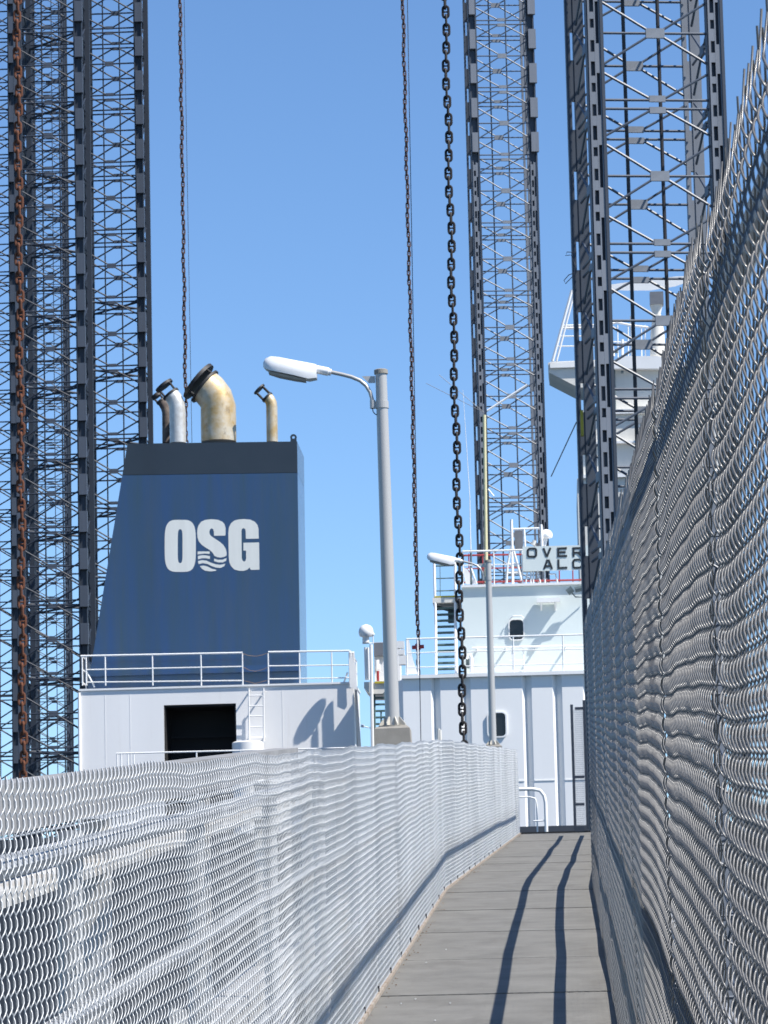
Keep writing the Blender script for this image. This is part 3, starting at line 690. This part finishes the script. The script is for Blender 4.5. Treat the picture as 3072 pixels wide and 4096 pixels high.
wl = part('wall_handrail', 'white', MB().pt([(2046,2588,YU-0.25),(2054,2702,YU-0.25)],0.02).pt([(2092,2588,YU-0.25),(2098,2702,YU-0.25)],0.02).pt([(2040,2642,YU-0.25),(2100,2640,YU-0.25)],0.02).pt([(2044,2684,YU-0.25),(2100,2682,YU-0.25)],0.02), up)
part('goose_neck_vent', 'white', MB().pt([(1886,2690,YU-0.6),(1885,2630,YU-0.6),(1880,2618,YU-0.6),(1868,2616,YU-0.6),(1866,2636,YU-0.6)], 0.055, 10), ship, True)
part('deck_box', 'teal_dark', MB().rb(1864,2634,1880,2668,YU-0.5,YU-0.1), ship)
fl = part('floodlight', 'teal_dark', MB().pt([(2270,2370,YU-0.5),(2290,2355,YU-0.5)], 0.10, 10).pt([(2300,2360,YU-0.4),(2330,2352,YU-0.4)], 0.09, 10).pt([(2283,2366,YU-0.4),(2302,2388,YU-0.3),(2345,2388,YU-0.1)], 0.02), up)
# upper deck rails
ur = part('upper_rail', 'white', MB().pt([(1850,2206,YU),(2090,2200,YU)], 0.032).pt([(1850,2262,YU),(2090,2256,YU)], 0.02), ship, True)
for xx in (1852, 1976, 2048, 2090): part('rail_post', 'white', MB().pt([(xx-2,2206-(xx-1850)*0.025,YU),(xx+1,2340,YU)], 0.024), ur)
part('red_rail', 'red', MB().pt([(1850,2222,YU+4),(2400,2212,YU+4)], 0.032).pt([(1850,2275,YU+4),(2400,2265,YU+4)], 0.022).pt([(1850,2330,YU+4),(2400,2318,YU+4)], 0.032), ship, True)
for xx in (1875, 1930, 2236, 2290): part('red_post', 'red', MB().pt([(xx,2215,YU+4),(xx+2,2336,YU+4)], 0.022), ship)
part('deck_ramp', 'white', MB().poly([(1852,2268),(1868,2276),(1905,2335),(1862,2335)], YU+1.2, 0.1).pt([(1874,2278,YU+1),(1884,2272,YU+1),(1906,2335,YU+1)], 0.035), ship)
af = part('a_frame', 'white', MB().pt([(2047,2178,YU+0.4),(2030,2260,YU+0.4),(2026,2332,YU+0.4)], 0.04).pt([(2047,2178,YU+0.4),(2068,2250,YU+0.4),(2086,2322,YU+0.4)], 0.04).pt([(2045,2085,YU+0.4),(2052,2335,YU+0.4)], 0.045).pt([(2034,2255,YU+0.4),(2072,2253,YU+0.4)],0.03).pt([(2030,2292,YU+0.4),(2080,2290,YU+0.4)],0.03), ship, True)
gt = part('antenna_gantry', 'white', MB().pt([(2046,2078,YU+0.6),(2049,2190,YU+0.6)], 0.045).pt([(2164,2098,YU+0.6),(2168,2190,YU+0.6)], 0.05).pt([(2046,2117,YU+0.6),(2164,2113,YU+0.6)], 0.035).pt([(2096,2116,YU+0.6),(2100,2190,YU+0.6)], 0.04), ship, True)
part('grey_locker', 'grey_box', MB().rb(2058,2121,2092,2196,YU+1.0,YU+1.3), gt)
c = P(2184,2142,YU+0.8); part('satellite_dome', 'white', MB().dome(c, 0.20, sz=0.95, zmin=-0.35).tube([c-Vector((0,0,0.07)),c-Vector((0.06,0,0.30))],0.06), gt, True)
part('horn', 'cream', MB().pt([(2132,2180,YU+0.6),(2138,2162,YU+0.6)], 0.06, 8), gt, True)
# name board
YS = YU-0.15
nb = part('name_board', 'white_mint', MB().poly([(2090,2186),(2440,2178),(2440,2276),(2092,2285)], YS, 0.06))
part('board_stand', 'white', MB().pt([(2110,2284,YS+0.1),(2102,2336,YS+0.1)],0.03).pt([(2150,2283,YS+0.1),(2162,2334,YS+0.1)],0.03).pt([(2178,2282,YS+0.1),(2180,2334,YS+0.1)],0.03).pt([(2196,2296,YS+0.1),(2222,2296,YS+0.1),(2230,2332,YS+0.1)],0.03).pt([(2124,2284,YS+0.1),(2122,2336,YS+0.1)],0.03).pt([(2134,2284,YS+0.1),(2133,2336,YS+0.1)],0.03), nb)
def sl_(x, y): return (1820+x/2.765, 2050+y/2.765)
def stroke(mb, a, b, wpx):
    ax, ay = sl_(*a); bx, by = sl_(*b); l = math.hypot(bx-ax, by-ay); nx, ny = -(by-ay)/l*wpx/2, (bx-ax)/l*wpx/2
    mb.poly([(ax+nx,ay+ny),(bx+nx,by+ny),(bx-nx,by-ny),(ax-nx,ay-ny)], YS-0.012, 0.009)
Wd = 8.0
def glyph(segs, y_off=[0]):
    mb = MB()
    for k, (a, b) in enumerate(segs): 
        stroke(mb, a, b, Wd)
        for i in range(len(mb.v)-8, len(mb.v)): mb.v[i] = mb.v[i] - Vector((0, 0.0012*k, 0))
    part('letter', 'letter_black', mb, nb)
glyph([((806,412),(806,480)),((898,408),(898,478)),((815,401),(889,399)),((815,489),(889,488)),((807,415),(818,401)),((897,412),(886,399)),((807,476),(818,490)),((897,474),(886,489))])
glyph([((978,392),(1015,490)),((1056,390),(1018,490))])
glyph([((1141,388),(1143,492)),((1130,399),(1238,394)),((1132,440),(1225,437)),((1132,482),(1240,480))])
glyph([((1310,386),(1312,490)),((1300,396),(1390,392)),((1300,445),(1390,441)),((1394,396),(1394,438)),((1360,445),(1404,488))])
glyph([((985,626),(1024,520)),((1034,520),(1074,624)),((1002,594),(1058,592))])
glyph([((1144,518),(1146,626)),((1135,614),(1242,610))])
glyph([((1308,540),(1308,596)),((1316,524),(1385,520)),((1316,612),(1385,609)),((1309,540),(1320,523)),((1309,596),(1320,613)),((1385,521),(1396,534)),((1385,608),(1396,596))])
# mast with Y antenna
ms = part('mast', 'mast_cream', MB().pt([(1937,1660,YU+1.5),(1946,2340,YU+1.5)], 0.055, 10), ship, True)
part('antenna_arm', 'white', MB().pt([(1950,1642,YU+1.5),(2108,1540,YU+1.5)], 0.035), ms)
part('antenna_whip', 'brace_grey', MB().pt([(1937,1650,YU+1.5),(1704,1533,YU+1.5)], 0.008).pt([(1937,1650,YU+1.5),(1757,1500,YU+1.5)], 0.008), ms)
part('antenna_stub', 'white', MB().pt([(1952,1956,YU+1.5),(1976,1984,YU+1.5)], 0.02), ms)
part('whip_antenna', 'white', MB().tube([P(1884,2230,YU+1), P(1879,1985,YU+1), P(1852,1560,YU+1)], [0.022,0.012,0.006], 5), ship)
part('whip_base', 'teal_dark', MB().pt([(1884,2200,YU+1),(1885,2340,YU+1)], 0.035), ship)
# stairs beside the deckhouse
YT = 107.6
st = part('outside_stair', 'white', MB().tube([P(1736,2245,YT), P(1743,2500,YT-0.4), P(1744,2702,YT-1.0)], 0.045, 6).tube([P(1822,2500,YT-0.4), P(1826,2702,YT-1.0)], 0.055, 6).tube([P(1820,2250,YT), P(1822,2500,YT-0.4)], 0.045, 6), ship)
for k in range(13):
    yk = 2408+k*24.2; part('tread', 'tread_green', MB().rb(1741,yk-3.2,1821,yk+3.2,YT-0.05*k,YT-0.05*k+0.25), st)
part('landing', 'cream', MB().rb(1730,2390,1840,2410,YT-0.3,YT+1.6), st)
part('landing_edge', 'yellow', MB().rb(1738,2383,1822,2389.5,YT-0.3,YT-0.2), st)
part('landing_beam', 'teal_dark', MB().pt([(1742,2425,YT+0.5),(1800,2442,YT+0.5)], 0.05).rb(1792,2430,1822,2490,YT+0.4,YT+0.6), st)
lr2 = part('landing_rail', 'tread_green', MB().pt([(1740,2264,YT+1.4),(1818,2262,YT+1.4)],0.025).pt([(1740,2314,YT+1.4),(1818,2312,YT+1.4)],0.02).pt([(1740,2364,YT+1.4),(1818,2362,YT+1.4)],0.02).pt([(1760,2264,YT+1.4),(1761,2385,YT+1.4)],0.012), st)
# left wing of the deckhouse: radome mast, platform, lockers
YW = 114.1
rm = part('radome_mast', 'white', MB().pt([(1484,2578,YW),(1490,2990,YW)], 0.055, 8).pt([(1464,2590,YW+0.3),(1468,2720,YW+0.3)], 0.07, 8).pt([(1472,2590,YW+0.2),(1476,2720,YW+0.2)], 0.04, 6).pt([(1450,2574,YW),(1492,2572,YW)], 0.02).pt([(1452,2545,YW),(1452,2574,YW)],0.02).pt([(1492,2545,YW),(1493,2574,YW)],0.02), ship, True)
c = P(1464,2528,YW); dm_ = MB().dome(c, 0.235, zmin=-0.6, sz=1.05); dm_.tube([c+Vector((0.05,0,0.03)), c+Vector((0.25,0,-0.11))], [0.17,0.045], 10); dm_.tube([c-Vector((0,0,0.14)), c-Vector((0,0,0.34))], 0.10, 10)
part('radome', 'white', dm_, rm, True)
pf = part('wing_platform', 'cream', MB().poly([(1456,2728),(1560,2726),(1560,2745),(1530,2775),(1480,2775),(1456,2752)], YW+0.1, 2.2), ship)
part('platform_edge', 'yellow', MB().rb(1499,2725,1560,2733,YW+0.04,YW+0.095), pf)
part('wing_house', 'white_lav', MB().rb(1497,2568,1600,2724,YW+1.2,YW+2.2), ship)
part('grey_locker', 'grey_box', MB().rb(1495,2570,1545,2622,YW+0.9,YW+1.19), ship)
part('fire_extinguisher', 'red', MB().pt([(1512,2724,YW+0.6),(1511,2684,YW+0.6)], 0.045, 8), ship, True)
part('white_canister', 'white', MB().pt([(1507,2640,YW+0.6),(1508,2675,YW+0.6)], 0.08, 10).rb(1500,2655,1522,2690,YW+0.7,YW+0.9), ship, True)
part('round_locker', 'white', MB().rb(1588,2564,1616,2592,YW-1,YW-0.7).rb(1592,2598,1618,2618,YW-1,YW-0.7).rb(1596,2622,1624,2658,YW-1,YW-0.7), ship)
for k in range(9):
    yk = 2790+k*26; part('stair_tread', 'tread_green', MB().rb(1498,yk-3,1560,yk+3,YW+0.3,YW+0.55), ship)
part('stair_stringer', 'tread_green', MB().pt([(1497,2745,YW+0.3),(1500,3010,YW+0.3)], 0.04).pt([(1524,2840,YW+0.35),(1527,3010,YW+0.35)], 0.03), ship)
part('small_wall_lamp', 'white', MB().pt([(1444,2902,YW),(1456,2906,YW)], 0.05, 8).pt([(1456,2906,YW),(1490,2914,YW)], 0.018), ship)
vl = part('valve_wheel', 'red', MB().pt([(1648,2590,YH+3),(1696,2586,YH+3)], 0.06, 8).pt([(1670,2575,YH+3),(1673,2600,YH+3)], 0.08, 8), ship, True)
part('valve_stem', 'cream', MB().pt([(1668,2560,YH+3),(1670,2700,YH+3)], 0.025), ship)
bl_ = part('mooring_bollard', 'cream', MB().pt([(1754,2972,90),(1754,2915,90)], 0.04, 8).pt([(1762,2972,90),(1760,2920,90)], 0.04, 8), ship)
# tubular handrail at the gangway's end
YE = 59.0
hr = empty('tube_handrail', P(2150,3330,YE), 'bent white tube handrail at the far end of the walkway', 'handrail')
MB().pt([(2040,3157,YE),(2130,3156,YE),(2160,3162,YE),(2176,3182,YE),(2182,3210,YE),(2186,3330,YE)], 0.030, 10).build('outer_tube', 'white', hr, True)
MB().pt([(2040,3188,YE+0.1),(2120,3188,YE+0.1),(2140,3194,YE+0.1),(2147,3215,YE+0.1),(2150,3330,YE+0.1)], 0.014, 8).build('inner_tube', 'white', hr, True)
MB().pt([(2134,3284,YE),(2190,3282,YE)], 0.014, 6).build('cross_tube', 'white', hr, True)
e = MB().rb(2080,3326,2370,3332,YEND+0.1,YEND+0.5).build('end_sill', 'soot_black', walk)

# ------------------------------------------------------------------ far ship's bridge on the right
YB = 150.0
fs = empty('ship_bridge', (P(2560,2600,YB).x, YB, 0), 'tall white ship bridge with radar mast, partly hidden by the near lattice leg', 'ship')
part2 = lambda n, m, mb, parent=fs, smooth=False: mb.build(n, m, parent, smooth)
tw = part2('tower', 'cream', MB().rb(2400,1470,2900,1640,YB,YB+8))
part2('deck_edge', 'white', MB().rb(2330,1632,2900,1650,YB-0.6,YB+8), tw)
mid = part2('middle_house', 'cream', MB().rb(2330,1651,2900,1895,YB-0.4,YB+8))
part2('deck_edge', 'white', MB().rb(2320,1890,2900,1904,YB-0.9,YB+8), mid)
part2('deck_edge', 'white', MB().rb(2330,1760,2900,1768,YB-0.7,YB-0.41), mid)
part2('lower_house', 'cream', MB().rb(2320,1905,2900,2700,YB-0.7,YB+8))
wing = part2('bridge_wing', 'cream', MB().poly([(2192,1452),(2205,1447),(2420,1438),(2420,1560),(2310,1548),(2197,1490)], YB+0.5, 3.0))
part2('bulwark', 'white', MB().rb(2200,1446,2420,1468,YB+0.35,YB+0.495), wing)
part2('roof_parapet', 'white', MB().poly([(2420,1470),(2440,1448),(2490,1424),(2630,1424),(2690,1448),(2900,1448),(2900,1474),(2420,1474)], YB-0.4, 3.0))
part2('slanted_ladder', 'white', MB().pt([(2210,1445,YB),(2288,1160,YB)], 0.07).pt([(2226,1445,YB),(2300,1160,YB)], 0.05), fs, True)
rr_ = part2('roof_rail', 'white', MB().pt([(2250,1303,YB+1),(2420,1300,YB+1),(2470,1290,YB+1),(2530,1302,YB+1),(2600,1310,YB+1)], 0.05).pt([(2240,1345,YB+1),(2420,1344,YB+1)], 0.03).pt([(2232,1385,YB+1),(2420,1384,YB+1)], 0.03).pt([(2420,1366,YB+1),(2680,1376,YB+1)], 0.03).pt([(2250,1312,YB+2),(2420,1312,YB+2)], 0.06), fs, True)
for xx in (2436, 2470, 2512, 2565, 2580, 2610): part2('rail_post', 'white', MB().pt([(xx,1300,YB+1),(xx+2,1430,YB+1)], 0.03), rr_)
part2('signal_mast', 'white', MB().pt([(2528,1265,YB+1.5),(2532,1430,YB+1.5)], 0.10, 8), fs, True)
part2('vent_post', 'white', MB().pt([(2489,1358,YB+0.5),(2490,1425,YB+0.5)], 0.06, 8).pt([(2440,1335,YB+0.5),(2452,1425,YB+0.5)], 0.09, 8), fs, True)
rd = part2('radar_pedestal', 'cream', MB().tube([P(2630,1425,YB+1), P(2630,1330,YB+1), P(2627,1255,YB+1), P(2625,1220,YB+1)], [0.33,0.30,0.17,0.29], 12), fs, True)
part2('radar_motor', 'grey_box', MB().rb(2600,1166,2654,1216,YB+0.7,YB+1.3), rd)
part2('radar_scanner', 'white', MB().loft([[P(x,y-h,YB+1-0.16),P(x,y-h*0.9,YB+1+0.16),P(x,y+h,YB+1+0.16),P(x,y+h,YB+1-0.16)] for x, y, h in ((2415,1150,8),(2500,1146,16),(2600,1140,22),(2700,1126,20),(2775,1112,9))]), rd)
part2('searchlight', 'teal_dark', MB().pt([(2466,1398,YB),(2466,1412,YB)], 0.08, 8).pt([(2484,1488,YB-0.3),(2494,1488,YB-0.3)], 0.06, 8), fs, True)
part2('life_box', 'white', MB().rb(2574,1700,2620,1740,YB-1.0,YB-0.42), fs)
part2('wall_ladder', 'teal_dark', MB().pt([(2458,1470,YB-0.1),(2462,1640,YB-0.1)], 0.03), fs)
